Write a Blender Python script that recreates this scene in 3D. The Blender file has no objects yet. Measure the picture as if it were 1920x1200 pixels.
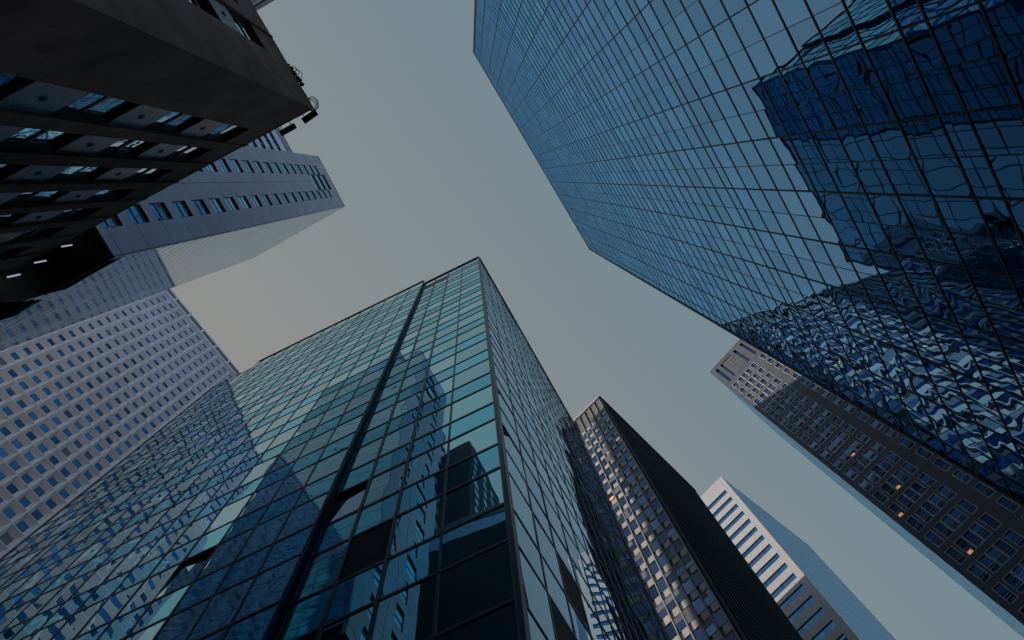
import bpy, math, random
from mathutils import Vector, Matrix

random.seed(7)
scene = bpy.context.scene
C = scene.collection
EYE = 1.6

# ------------------------------------------------------------------ camera
cam_d = bpy.data.cameras.new('camera')
cam = bpy.data.objects.new('camera', cam_d)
C.objects.link(cam)
scene.camera = cam
cam_d.sensor_width = 36.0
cam_d.lens = 24.0                      # 1280 px focal length on a 1920 px frame
cam_d.clip_start = 0.1
cam_d.clip_end = 5000
FPX, VX, VY = 1280.0, -80.0, -265.0    # the zenith stands 80 px left of and 265 px above the frame centre
_u = Vector((VX, VY, FPX)).normalized()               # world up in (right, down, forward)
_e1 = (Vector((1, 0, 0)) - _u * _u.x).normalized()    # world +X
_e2 = _e1.cross(_u) * -1.0
if _e2.y > 0: _e2 = -_e2                              # level direction towards the top of the picture
_ey = -_e2                                            # world +Y runs down the picture
right = Vector((_e1.x, _ey.x, _u.x)); down = Vector((_e1.y, _ey.y, _u.y)); fwd = Vector((_e1.z, _ey.z, _u.z))
R = Matrix((right, -down, -fwd)).transposed()
cam.matrix_world = Matrix.Translation((0, 0, EYE)) @ R.to_4x4()

def project(p):
    d = Vector(p) - Vector((0, 0, EYE))
    z = d.dot(fwd)
    if z <= 0.01: return None
    return (960 + FPX * d.dot(right) / z, 600 + FPX * d.dot(down) / z)

def shown_area(pts):
    q = [project(p) for p in pts]
    if any(v is None for v in q): return 0
    cx = sum(v[0] for v in q) / len(q); cy = sum(v[1] for v in q) / len(q)
    a = abs(sum(q[i][0] * q[(i + 1) % len(q)][1] - q[(i + 1) % len(q)][0] * q[i][1] for i in range(len(q)))) / 2
    if not (-30 < cx < 1950 and -30 < cy < 1230): a *= 0.001
    return a

# ------------------------------------------------------------------ sky and sun
SUN_AZ = math.radians(153.0)      # in picture bearings: 0 = right, 90 = top of the picture
SUN_EL = math.radians(18.0)
sun_dir = Vector((math.cos(SUN_AZ) * math.cos(SUN_EL), -math.sin(SUN_AZ) * math.cos(SUN_EL), math.sin(SUN_EL)))
world = bpy.data.worlds.new("World"); scene.world = world
world.use_nodes = True
wn, wl = world.node_tree.nodes, world.node_tree.links
wn.clear()
wo = wn.new('ShaderNodeOutputWorld'); bg = wn.new('ShaderNodeBackground')
sky = wn.new('ShaderNodeTexSky'); sky.sky_type = 'NISHITA'; sky.sun_disc = False
sky.sun_elevation = SUN_EL
sky.sun_rotation = math.atan2(sun_dir.x, sun_dir.y)
sky.air_density = 1.0; sky.dust_density = 3.0; sky.ozone_density = 1.0
hsv = wn.new('ShaderNodeHueSaturation'); hsv.inputs['Saturation'].default_value = 0.5
wl.new(sky.outputs[0], hsv.inputs['Color'])
# thin high haze: evens out the clear sky and is whiter to the lower left; low sky boosted as facade fill
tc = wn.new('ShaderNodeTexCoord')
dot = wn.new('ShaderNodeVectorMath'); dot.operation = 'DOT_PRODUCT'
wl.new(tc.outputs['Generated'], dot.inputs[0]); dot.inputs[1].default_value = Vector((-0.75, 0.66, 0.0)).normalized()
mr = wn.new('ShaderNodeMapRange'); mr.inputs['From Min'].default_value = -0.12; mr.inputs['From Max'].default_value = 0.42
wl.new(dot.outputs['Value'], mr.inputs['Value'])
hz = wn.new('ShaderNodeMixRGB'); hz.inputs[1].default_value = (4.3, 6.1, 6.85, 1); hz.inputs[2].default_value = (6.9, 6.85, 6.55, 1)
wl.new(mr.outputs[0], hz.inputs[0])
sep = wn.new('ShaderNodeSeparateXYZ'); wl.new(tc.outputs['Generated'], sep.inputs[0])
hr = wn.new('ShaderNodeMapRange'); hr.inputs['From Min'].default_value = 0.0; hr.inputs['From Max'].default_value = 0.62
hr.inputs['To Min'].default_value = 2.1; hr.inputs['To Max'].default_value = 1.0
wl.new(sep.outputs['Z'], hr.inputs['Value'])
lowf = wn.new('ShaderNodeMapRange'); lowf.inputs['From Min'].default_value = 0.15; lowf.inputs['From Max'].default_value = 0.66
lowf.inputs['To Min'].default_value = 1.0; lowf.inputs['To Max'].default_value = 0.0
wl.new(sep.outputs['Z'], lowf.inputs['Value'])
hz2 = wn.new('ShaderNodeMixRGB'); hz2.inputs[2].default_value = (3.6, 5.6, 9.2, 1)   # low sky set bluer to tint the fill on shaded facades
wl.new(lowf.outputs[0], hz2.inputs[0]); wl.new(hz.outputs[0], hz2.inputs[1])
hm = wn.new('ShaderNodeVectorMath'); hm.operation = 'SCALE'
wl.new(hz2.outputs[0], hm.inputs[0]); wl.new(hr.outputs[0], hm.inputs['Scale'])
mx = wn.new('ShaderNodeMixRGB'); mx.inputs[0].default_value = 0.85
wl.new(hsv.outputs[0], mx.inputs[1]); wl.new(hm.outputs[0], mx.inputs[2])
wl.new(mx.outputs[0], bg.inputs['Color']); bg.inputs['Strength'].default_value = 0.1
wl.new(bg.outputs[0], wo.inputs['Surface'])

sd = bpy.data.lights.new('sun', 'SUN'); sd.energy = 5.0; sd.angle = math.radians(0.5); sd.color = (1.0, 0.89, 0.79)
sun = bpy.data.objects.new('sun', sd); C.objects.link(sun)
sun.rotation_euler = sun_dir.to_track_quat('Z', 'Y').to_euler()

scene.view_settings.view_transform = 'Standard'; scene.view_settings.look = 'None'
scene.view_settings.exposure = -1.1; scene.view_settings.gamma = 1.0
try:
    scene.cycles.max_bounces = 8; scene.cycles.glossy_bounces = 5; scene.cycles.diffuse_bounces = 3
    scene.cycles.use_denoising = True
    scene.cycles.caustics_reflective = False; scene.cycles.caustics_refractive = False
    scene.cycles.sample_clamp_indirect = 4
except Exception: pass

# ------------------------------------------------------------------ materials
def new_mat(name):
    m = bpy.data.materials.new(name); m.use_nodes = True
    nt = m.node_tree; nt.nodes.clear()
    return m, nt.nodes, nt.links

def principled(nodes, links, out=True):
    b = nodes.new('ShaderNodeBsdfPrincipled'); o = nodes.new('ShaderNodeOutputMaterial')
    if out: links.new(b.outputs[0], o.inputs['Surface'])
    return b, o

def plain(name, col, rough=0.6, metal=0.0, var=0.15, scale=0.8, bump=0.0, spec=0.5, stretch=None, rndvar=0.0, vein=None):
    """painted metal, stone, concrete: base colour broken up by procedural stains"""
    m, n, l = new_mat(name); b, o = principled(n, l)
    tc = n.new('ShaderNodeTexCoord'); mp = n.new('ShaderNodeMapping'); l.new(tc.outputs['Object'], mp.inputs[0])
    if stretch: mp.inputs['Scale'].default_value = stretch
    nz = n.new('ShaderNodeTexNoise'); nz.inputs['Scale'].default_value = scale; nz.inputs['Detail'].default_value = 6
    l.new(mp.outputs[0], nz.inputs['Vector'])
    r = n.new('ShaderNodeMapRange'); r.inputs['From Min'].default_value = .3; r.inputs['From Max'].default_value = .7
    r.inputs['To Min'].default_value = 1 - var; r.inputs['To Max'].default_value = 1 + var
    l.new(nz.outputs[0], r.inputs['Value'])
    val = r.outputs[0]
    if rndvar:
        at = n.new('ShaderNodeAttribute'); at.attribute_name = 'rnd'
        r2 = n.new('ShaderNodeMapRange'); r2.inputs['To Min'].default_value = 1 - rndvar; r2.inputs['To Max'].default_value = 1 + rndvar
        l.new(at.outputs['Fac'], r2.inputs['Value'])
        mm = n.new('ShaderNodeMath'); mm.operation = 'MULTIPLY'; l.new(val, mm.inputs[0]); l.new(r2.outputs[0], mm.inputs[1]); val = mm.outputs[0]
    s = n.new('ShaderNodeVectorMath'); s.operation = 'SCALE'; s.inputs[0].default_value = col[:3]
    l.new(val, s.inputs['Scale']); colour = s.outputs[0]
    if vein:
        nv = n.new('ShaderNodeTexNoise'); nv.inputs['Scale'].default_value = 1.6; nv.inputs['Detail'].default_value = 7; nv.inputs['Roughness'].default_value = 0.6
        l.new(tc.outputs['Object'], nv.inputs['Vector'])
        cr = n.new('ShaderNodeValToRGB'); e = cr.color_ramp.elements
        e[0].position = 0.485; e[0].color = (0, 0, 0, 1); e[1].position = 0.515; e[1].color = (0, 0, 0, 1)
        k = e.new(0.5); k.color = (1, 1, 1, 1)
        l.new(nv.outputs[0], cr.inputs[0])
        mv = n.new('ShaderNodeMixRGB'); mv.inputs[2].default_value = list(vein) + [1]
        l.new(cr.outputs[0], mv.inputs[0]); l.new(colour, mv.inputs[1]); colour = mv.outputs[0]
    l.new(colour, b.inputs['Base Color'])
    b.inputs['Roughness'].default_value = rough; b.inputs['Metallic'].default_value = metal
    b.inputs['Specular IOR Level'].default_value = spec
    if bump:
        n2 = n.new('ShaderNodeTexNoise'); n2.inputs['Scale'].default_value = scale * 12; n2.inputs['Detail'].default_value = 5
        l.new(tc.outputs['Object'], n2.inputs['Vector'])
        bp = n.new('ShaderNodeBump'); bp.inputs['Distance'].default_value = bump; bp.inputs['Strength'].default_value = 1
        l.new(n2.outputs[0], bp.inputs['Height']); l.new(bp.outputs[0], b.inputs['Normal'])
    return m

def joints(name, col, w, h, jw, rough=0.5, joint=(0.02, 0.02, 0.025), var=0.12, off=(0, 0), brick=0.0, spec=0.5, blockvar=0.0, metal=0.0):
    """wall laid out in panels or blocks; UVs are metres along and up the wall"""
    m, n, l = new_mat(name); b, o = principled(n, l)
    uv = n.new('ShaderNodeUVMap'); mp = n.new('ShaderNodeMapping'); mp.inputs['Location'].default_value = (off[0], off[1], 0)
    l.new(uv.outputs[0], mp.inputs[0])
    bt = n.new('ShaderNodeTexBrick'); bt.offset = brick; bt.squash = 1.0
    bt.inputs['Scale'].default_value = 1.0; bt.inputs['Mortar Size'].default_value = jw; bt.inputs['Mortar Smooth'].default_value = 0.1
    bt.inputs['Brick Width'].default_value = w; bt.inputs['Row Height'].default_value = h; bt.inputs['Bias'].default_value = 0
    k0, k1 = 1 - blockvar, 1 + blockvar
    bt.inputs['Color1'].default_value = [c * k0 for c in col[:3]] + [1]; bt.inputs['Color2'].default_value = [c * k1 for c in col[:3]] + [1]
    bt.inputs['Mortar'].default_value = list(joint) + [1]
    l.new(mp.outputs[0], bt.inputs['Vector'])
    tc = n.new('ShaderNodeTexCoord'); nz = n.new('ShaderNodeTexNoise'); nz.inputs['Scale'].default_value = 0.5; nz.inputs['Detail'].default_value = 8
    l.new(tc.outputs['Object'], nz.inputs['Vector'])
    r = n.new('ShaderNodeMapRange'); r.inputs['From Min'].default_value = .3; r.inputs['From Max'].default_value = .7
    r.inputs['To Min'].default_value = 1 - var; r.inputs['To Max'].default_value = 1 + var; l.new(nz.outputs[0], r.inputs['Value'])
    s = n.new('ShaderNodeVectorMath'); s.operation = 'SCALE'; l.new(bt.outputs['Color'], s.inputs[0]); l.new(r.outputs[0], s.inputs['Scale'])
    l.new(s.outputs[0], b.inputs['Base Color'])
    b.inputs['Roughness'].default_value = rough; b.inputs['Specular IOR Level'].default_value = spec; b.inputs['Metallic'].default_value = metal
    bp = n.new('ShaderNodeBump'); bp.inputs['Distance'].default_value = -0.01; l.new(bt.outputs['Fac'], bp.inputs['Height']); l.new(bp.outputs[0], b.inputs['Normal'])
    return m

def glass(name, face_on, edge_on, pillow=0.003, wave=0.004, wave_scale=0.6, rough=0.0, rv=0.12, body=(0.004, 0.008, 0.012), power=2.5, stretch=(1, 1, 1), alt=None, pane_w=0.3):
    """coated facade glass: tinted mirror whose tint fades towards grazing view, each pane slightly dished"""
    m, n, l = new_mat(name); o = n.new('ShaderNodeOutputMaterial')
    at = n.new('ShaderNodeAttribute'); at.attribute_name = 'rnd'
    tc = n.new('ShaderNodeTexCoord'); uv = n.new('ShaderNodeUVMap')
    # pillow: u(1-u)v(1-v), dished in or out by the pane's own random number
    sx = n.new('ShaderNodeSeparateXYZ'); l.new(uv.outputs[0], sx.inputs[0])
    def M(op, a, b_=None, c=None):
        k = n.new('ShaderNodeMath'); k.operation = op
        for i, v in enumerate((a, b_, c)):
            if v is None: continue
            if isinstance(v, (int, float)): k.inputs[i].default_value = v
            else: l.new(v, k.inputs[i])
        return k.outputs[0]
    pu = M('MULTIPLY', sx.outputs[0], M('SUBTRACT', 1.0, sx.outputs[0]))
    pv = M('MULTIPLY', sx.outputs[1], M('SUBTRACT', 1.0, sx.outputs[1]))
    pil = M('MULTIPLY', M('MULTIPLY', pu, pv), 16.0 * pillow)
    pil = M('MULTIPLY', pil, M('MULTIPLY_ADD', at.outputs['Fac'], 2.2, -0.5))
    mp = n.new('ShaderNodeMapping'); mp.inputs['Scale'].default_value = stretch; l.new(tc.outputs['Object'], mp.inputs[0])
    nz = n.new('ShaderNodeTexNoise'); nz.noise_dimensions = '4D'; nz.inputs['Scale'].default_value = wave_scale; nz.inputs['Detail'].default_value = 1.5; nz.inputs['Roughness'].default_value = 0.45
    l.new(mp.outputs[0], nz.inputs['Vector']); l.new(M('MULTIPLY', at.outputs['Fac'], pane_w), nz.inputs['W'])
    hgt = M('ADD', pil, M('MULTIPLY', nz.outputs[0], wave))
    bp = n.new('ShaderNodeBump'); bp.inputs['Distance'].default_value = 1.0; bp.inputs['Strength'].default_value = 1.0
    l.new(hgt, bp.inputs['Height'])
    lw = n.new('ShaderNodeLayerWeight'); lw.inputs['Blend'].default_value = 0.5
    fac = M('POWER', lw.outputs['Facing'], power)
    mc = n.new('ShaderNodeMixRGB'); mc.inputs[1].default_value = list(face_on) + [1]; mc.inputs[2].default_value = list(edge_on) + [1]
    l.new(fac, mc.inputs[0])
    col = mc.outputs[0]
    if alt:
        at2 = n.new('ShaderNodeAttribute'); at2.attribute_name = 'kind2'
        m2 = n.new('ShaderNodeMixRGB'); m2.blend_type = 'MULTIPLY'; m2.inputs[2].default_value = list(alt) + [1]
        l.new(at2.outputs['Fac'], m2.inputs[0]); l.new(col, m2.inputs[1]); col = m2.outputs[0]
    rr = n.new('ShaderNodeMapRange'); rr.inputs['To Min'].default_value = 1 - rv; rr.inputs['To Max'].default_value = 1 + rv
    l.new(at.outputs['Fac'], rr.inputs['Value'])
    sc = n.new('ShaderNodeVectorMath'); sc.operation = 'SCALE'; l.new(col, sc.inputs[0]); l.new(rr.outputs[0], sc.inputs['Scale'])
    g = n.new('ShaderNodeBsdfGlossy'); g.inputs['Roughness'].default_value = rough
    l.new(sc.outputs[0], g.inputs['Color']); l.new(bp.outputs[0], g.inputs['Normal'])
    d = n.new('ShaderNodeBsdfDiffuse'); d.inputs['Color'].default_value = list(body) + [1]
    ad = n.new('ShaderNodeAddShader'); l.new(g.outputs[0], ad.inputs[0]); l.new(d.outputs[0], ad.inputs[1])
    l.new(ad.outputs[0], o.inputs['Surface'])
    return m

def lamp(name, col, s):
    m, n, l = new_mat(name); b, o = principled(n, l)
    b.inputs['Base Color'].default_value = list(col) + [1]
    b.inputs['Emission Color'].default_value = list(col) + [1]; b.inputs['Emission Strength'].default_value = s
    return m

MAT = {}
MAT['blue_glass'] = glass('blue_tower_glass', (0.18, 0.34, 0.52), (0.22, 0.58, 1.0), pillow=0.0022, wave=0.014, wave_scale=0.36, rv=0.10, body=(0.002, 0.004, 0.008), power=1.6, pane_w=0.16)
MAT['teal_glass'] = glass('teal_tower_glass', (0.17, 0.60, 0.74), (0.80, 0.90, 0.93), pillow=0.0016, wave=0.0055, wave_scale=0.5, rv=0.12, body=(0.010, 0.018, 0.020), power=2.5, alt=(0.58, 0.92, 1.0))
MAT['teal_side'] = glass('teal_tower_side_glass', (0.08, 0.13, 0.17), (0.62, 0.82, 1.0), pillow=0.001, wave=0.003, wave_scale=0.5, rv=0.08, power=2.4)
MAT['dark_metal'] = plain('dark_blue_anodised_metal', (0.02, 0.045, 0.085), 0.35, 0.35, 0.2)
MAT['black_metal'] = plain('black_painted_metal', (0.006, 0.007, 0.009), 0.5)
MAT['slate_metal'] = plain('slate_grey_metal', (0.10, 0.115, 0.14), 0.38, 0.3, 0.2)
MAT['blue_metal'] = plain('blue_grey_metal', (0.035, 0.075, 0.14), 0.35, 0.2, 0.2)
MAT['office_core'] = plain('dim_office_interior', (0.01, 0.012, 0.015), 0.9)
MAT['roof'] = plain('flat_roof_felt', (0.08, 0.08, 0.08), 0.9)
MAT['precast'] = plain('white_precast_concrete', (0.76, 0.74, 0.76), 0.75, 0, 0.06, 0.25, rndvar=0.05)
MAT['precast_top'] = plain('white_precast_frame', (0.86, 0.86, 0.87), 0.7, 0, 0.05, 0.3)
MAT['slot_brown'] = plain('brown_louvre_bays', (0.20, 0.175, 0.165), 0.8)  # plain brown of the crown slots
MAT['grid_glass'] = glass('deep_blue_window_glass', (0.025, 0.12, 0.30), (0.2, 0.4, 0.75), pillow=0.0, wave=0.002, rv=0.5, body=(0.003, 0.010, 0.028))
MAT['lilac_panel'] = joints('lilac_metal_panels', (0.68, 0.71, 0.94), 3.66, 2.97, 0.028, 0.36, joint=(0.10, 0.105, 0.15), var=0.09, off=(-4.05, -1.25), blockvar=0.04, metal=0.1)
MAT['lilac_glass'] = glass('sky_blue_window_glass', (0.14, 0.42, 0.66), (0.5, 0.7, 0.9), pillow=0.002, wave=0.004, rv=0.2)
MAT['ribbed_glass'] = glass('pale_ribbed_curtain_glass', (0.10, 0.22, 0.34), (0.86, 0.94, 0.97), pillow=0.0, wave=0.004, wave_scale=0.5, rough=0.035, rv=0.03, power=3.6, body=(0.02, 0.035, 0.055), stretch=(0.6, 0.6, 5))
MAT['soffit'] = plain('black_soffit_panels', (0.008, 0.007, 0.006), 0.5)
MAT['pale_rib'] = plain('pale_glazing_rib', (0.30, 0.36, 0.42), 0.4, 0.2)
MAT['louvre_slat'] = plain('dark_louvre_slats', (0.10, 0.11, 0.13), 0.4)
MAT['white_leaf'] = plain('pale_lavender_leaf', (0.62, 0.66, 0.80), 0.5)
MAT['leaf_glass'] = glass('pale_lavender_mirror', (0.42, 0.50, 0.72), (0.6, 0.7, 0.9), pillow=0, wave=0.001, rough=0.1, body=(0.05, 0.055, 0.075))
MAT['fin_edge'] = plain('glint_fin_edges', (0.035, 0.06, 0.10), 0.45)  # lighter blue stands in for glints along the side fins
MAT['olive'] = joints('bronze_recess_panels', (0.13, 0.11, 0.075), 3.0, 2.4, 0.03, 0.45, joint=(0.01, 0.01, 0.008), var=0.25)
MAT['brownstone'] = joints('brown_stone_blocks', (0.43, 0.285, 0.225), 1.3, 0.62, 0.006, 0.8, joint=(0.22, 0.155, 0.13), var=0.35, brick=0.5, blockvar=0.13)
MAT['spandrel_stone'] = plain('blue_grey_marble', (0.24, 0.33, 0.46), 0.35, 0, 0.3, 2.6, bump=0.008, vein=(0.02, 0.025, 0.03))
MAT['rosette'] = plain('dark_bronze_rosette', (0.04, 0.045, 0.05), 0.5)
MAT['frame_black'] = plain('black_window_frame', (0.012, 0.012, 0.013), 0.4)
MAT['old_glass'] = glass('old_rippled_window_glass', (0.45, 0.68, 0.88), (0.8, 0.9, 0.97), pillow=0.001, wave=0.007, wave_scale=1.6, rv=0.2, stretch=(1, 1, 0.5))
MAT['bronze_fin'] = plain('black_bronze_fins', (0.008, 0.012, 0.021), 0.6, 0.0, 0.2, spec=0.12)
MAT['sunlit_fin'] = plain('sunlit_fin_caps', (0.42, 0.41, 0.39), 0.5)  # pale tone puts the sun on the front fins into their colour
MAT['beige_panel'] = plain('beige_spandrel_panels', (0.47, 0.45, 0.425), 0.6, 0, 0.05, rndvar=0.10)
MAT['mech_grey'] = plain('grey_mechanical_louvres', (0.16, 0.16, 0.16), 0.6)
MAT['office_glass'] = glass('slate_blue_office_glass', (0.06, 0.10, 0.21), (0.22, 0.36, 0.6), pillow=0.001, wave=0.003, rv=0.45, body=(0.006, 0.010, 0.024))
MAT['blind'] = plain('pale_roller_blinds', (0.15, 0.165, 0.21), 0.7, rndvar=0.2)
MAT['white_wall'] = joints('white_metal_cladding', (0.48, 0.47, 0.46), 1.72, 3.75, 0.02, 0.45, joint=(0.33, 0.33, 0.34), var=0.04)
MAT['white_band'] = glass('blue_ribbon_window_glass', (0.06, 0.22, 0.46), (0.3, 0.5, 0.85), pillow=0.0, wave=0.002, rv=0.18, body=(0.01, 0.028, 0.06))
MAT['pale_blue_glass'] = glass('pale_blue_side_glass', (0.22, 0.42, 0.62), (0.5, 0.72, 0.90), pillow=0.0, wave=0.001, rough=0.12, rv=0.06, body=(0.03, 0.06, 0.11))
MAT['tan_stone'] = joints('dark_grey_stone_cladding', (0.118, 0.126, 0.148), 0.9, 0.57, 0.006, 0.6, joint=(0.09, 0.095, 0.11), var=0.14, blockvar=0.06, spec=0.2)
MAT['pale_frame'] = plain('pale_window_frames', (0.62, 0.64, 0.70), 0.5)
MAT['tan_glass'] = glass('dark_apartment_glass', (0.05, 0.09, 0.16), (0.3, 0.42, 0.62), pillow=0.001, wave=0.004, rv=0.6, body=(0.004, 0.008, 0.017))
MAT['lit_room'] = lamp('warm_lit_room', (1.0, 0.50, 0.20), 0.9)
MAT['tube'] = lamp('pale_tube_light', (0.75, 0.8, 1.0), 0.9)
MAT['cable'] = plain('black_cable', (0.012, 0.02, 0.04), 0.5)
MAT['flood'] = plain('navy_floodlight_housing', (0.018, 0.026, 0.05), 0.45)
MAT['pink_stone'] = plain('pinkish_parapet_stone', (0.34, 0.30, 0.31), 0.7)
MAT['hid_wall'] = plain('dark_brick_wall', (0.03, 0.03, 0.028), 0.8)
MAT['asphalt'] = plain('street_asphalt', (0.05, 0.05, 0.052), 0.9, 0, 0.25, 0.4, bump=0.004)
MAT['awning'] = glass('dark_canopy_glass', (0.05, 0.08, 0.10), (0.3, 0.4, 0.5), pillow=0, wave=0.004)

# ------------------------------------------------------------------ mesh building
class MB:
    def __init__(s): s.v = []; s.f = []; s.uv = []; s.r = []; s.k = []; s.m = []; s.mats = []
    def mi(s, key):
        if key not in s.mats: s.mats.append(key)
        return s.mats.index(key)
    def quad(s, pts, key, uv=None, rnd=None, k2=0.0):
        i = len(s.v); s.v += [tuple(p) for p in pts]; s.f.append(tuple(range(i, i + len(pts))))
        s.uv += list(uv) if uv else [(0, 0), (1, 0), (1, 1), (0, 1)][:len(pts)] + [(0, 0)] * max(0, len(pts) - 4)
        s.r.append(random.random() if rnd is None else rnd); s.k.append(k2); s.m.append(s.mi(key))
    def box(s, F, s0, s1, h0, h1, o0, o1, key, rnd=None, back=False):
        """box in facade space; UVs in metres"""
        r = random.random() if rnd is None else rnd
        P = F.P
        s.quad([P(s0, h0, o1), P(s1, h0, o1), P(s1, h1, o1), P(s0, h1, o1)], key, [(s0, h0), (s1, h0), (s1, h1), (s0, h1)], r)
        s.quad([P(s0, h0, o0), P(s1, h0, o0), P(s1, h0, o1), P(s0, h0, o1)], key, [(s0, o0), (s1, o0), (s1, o1), (s0, o1)], r)
        s.quad([P(s0, h1, o1), P(s1, h1, o1), P(s1, h1, o0), P(s0, h1, o0)], key, [(s0, o1), (s1, o1), (s1, o0), (s0, o0)], r)
        s.quad([P(s0, h0, o0), P(s0, h0, o1), P(s0, h1, o1), P(s0, h1, o0)], key, [(o0, h0), (o1, h0), (o1, h1), (o0, h1)], r)
        s.quad([P(s1, h0, o1), P(s1, h0, o0), P(s1, h1, o0), P(s1, h1, o1)], key, [(o1, h0), (o0, h0), (o0, h1), (o1, h1)], r)
        if back: s.quad([P(s0, h0, o0), P(s0, h1, o0), P(s1, h1, o0), P(s1, h0, o0)], key, [(s0, h0), (s0, h1), (s1, h1), (s1, h0)], r)
    def prism(s, pts, z0, z1, side, top=None, bottom=True):
        n = len(pts); top = top or side
        for i in range(n):
            a, b = pts[i], pts[(i + 1) % n]
            L = math.hypot(b[0] - a[0], b[1] - a[1])
            s.quad([(a[0], a[1], z0), (b[0], b[1], z0), (b[0], b[1], z1), (a[0], a[1], z1)], side, [(0, z0), (L, z0), (L, z1), (0, z1)])
        s.quad([(p[0], p[1], z1) for p in pts], top, [(p[0], p[1]) for p in pts])
        if bottom: s.quad([(p[0], p[1], z0) for p in reversed(pts)], top, [(p[0], p[1]) for p in reversed(pts)])
    def build(s, name, parent=None):
        me = bpy.data.meshes.new(name); me.from_pydata(s.v, [], s.f)
        for k in s.mats: me.materials.append(MAT[k])
        me.polygons.foreach_set('material_index', s.m)
        u = me.uv_layers.new(name='UVMap'); u.data.foreach_set('uv', [c for t in s.uv for c in t])
        a = me.attributes.new('rnd', 'FLOAT', 'FACE'); a.data.foreach_set('value', s.r)
        if any(s.k):
            a = me.attributes.new('kind2', 'FLOAT', 'FACE'); a.data.foreach_set('value', s.k)
        me.update()
        o = bpy.data.objects.new(name, me); C.objects.link(o)
        if parent: o.parent = parent
        return o

class Face:
    """vertical facade plane. th: bearing of its run, D: distance from the viewer's spot, toward: bearing vector
    on whose side it stands; s metres along, h metres above eye level, o metres outwards (towards the street)."""
    def __init__(s, th, D, toward):
        t = math.radians(th); flip = 1 if math.cos(t + math.pi / 2) * toward[0] + math.sin(t + math.pi / 2) * toward[1] > 0 else -1; s.t = Vector((math.cos(t), -math.sin(t), 0))
        m = Vector((math.cos(t + math.pi / 2), -math.sin(t + math.pi / 2), 0)) * flip
        s.n = -m; s.f0 = m * D
    def P(s, a, h, o=0.0):
        return s.f0 + s.t * a + s.n * o + Vector((0, 0, EYE + h))
    def xy(s, a, o=0.0):
        p = s.f0 + s.t * a + s.n * o; return (p.x, p.y)

def tag(o, label, cat, group=None, kind=None):
    if label: o['label'] = label
    if cat: o['category'] = cat
    if group: o['group'] = group
    if kind: o['kind'] = kind
    return o

def thing(name, label, cat, group=None, loc=(0, 0, 0)):
    o = bpy.data.objects.new(name, None); C.objects.link(o); o.empty_display_size = 1
    return tag(o, label, cat, group)

def many(root, name, cells, fn, most=100):
    """cells: list of (shown area, args). The largest shown become parts, the others one 'stuff' part."""
    cells = sorted(cells, key=lambda c: -c[0])
    for a, args in cells[:most]:
        mb = MB(); fn(mb, *args); mb.build(name, root)
    if cells[most:]:
        mb = MB()
        for a, args in cells[most:]: fn(mb, *args)
        o = mb.build(name, root); o['kind'] = 'stuff'

def curtain(root, F, S, Hs, key, mull, trans, kind2=None, skip=(), gap=0.0, tilt=0.0012, name='glass_panel', mk='dark_metal', tk='dark_metal', mname='mullion', tname='transom', h0=None, h1=None, most=100, o=0.0):
    """S: mullion positions (s, width, depth); Hs: transom heights (h, width, depth)"""
    cells = []
    for i in range(len(S) - 1):
        for j in range(len(Hs) - 1):
            if (i, j) in skip: continue
            a, b, c, d = S[i][0], S[i + 1][0], Hs[j][0], Hs[j + 1][0]
            pts = [F.P(a, c), F.P(b, c), F.P(b, d), F.P(a, d)]
            cells.append((shown_area(pts), (a, b, c, d, kind2(i, j) if kind2 else 0.0)))
    def fn(mb, a, b, c, d, k):
        tx, ty = random.gauss(0, tilt) * (b - a), random.gauss(0, tilt) * (d - c)
        mb.quad([F.P(a, c, o - tx - ty), F.P(b, c, o + tx - ty), F.P(b, d, o + tx + ty), F.P(a, d, o - tx + ty)], key, k2=k)
    many(root, name, cells, fn, most)
    lo = Hs[0][0] if h0 is None else h0; hi = Hs[-1][0] if h1 is None else h1
    for (s, w, dp) in S:
        if w <= 0: continue
        mb = MB(); mb.box(F, s - w / 2, s + w / 2, lo, hi, o - 0.05, o + dp, mk); mb.build(mname, root)
    for (h, w, dp) in Hs:
        if w <= 0: continue
        mb = MB(); mb.box(F, S[0][0], S[-1][0], h - w / 2, h + w / 2, o - 0.05, o + dp, tk); mb.build(tname, root)

def foot(F1, s_a, s_b, depth, inset=0.12):
    """footprint polygon of a slab behind facade F1"""
    return [F1.xy(s_a, -inset), F1.xy(s_b, -inset), F1.xy(s_b, -depth), F1.xy(s_a, -depth)]

# ------------------------------------------------------------------ ground
mb = MB(); mb.quad([(-1500, -1500, 0), (1500, -1500, 0), (1500, 1500, 0), (-1500, 1500, 0)], 'asphalt')
g = mb.build('street'); g['kind'] = 'structure'

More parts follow.
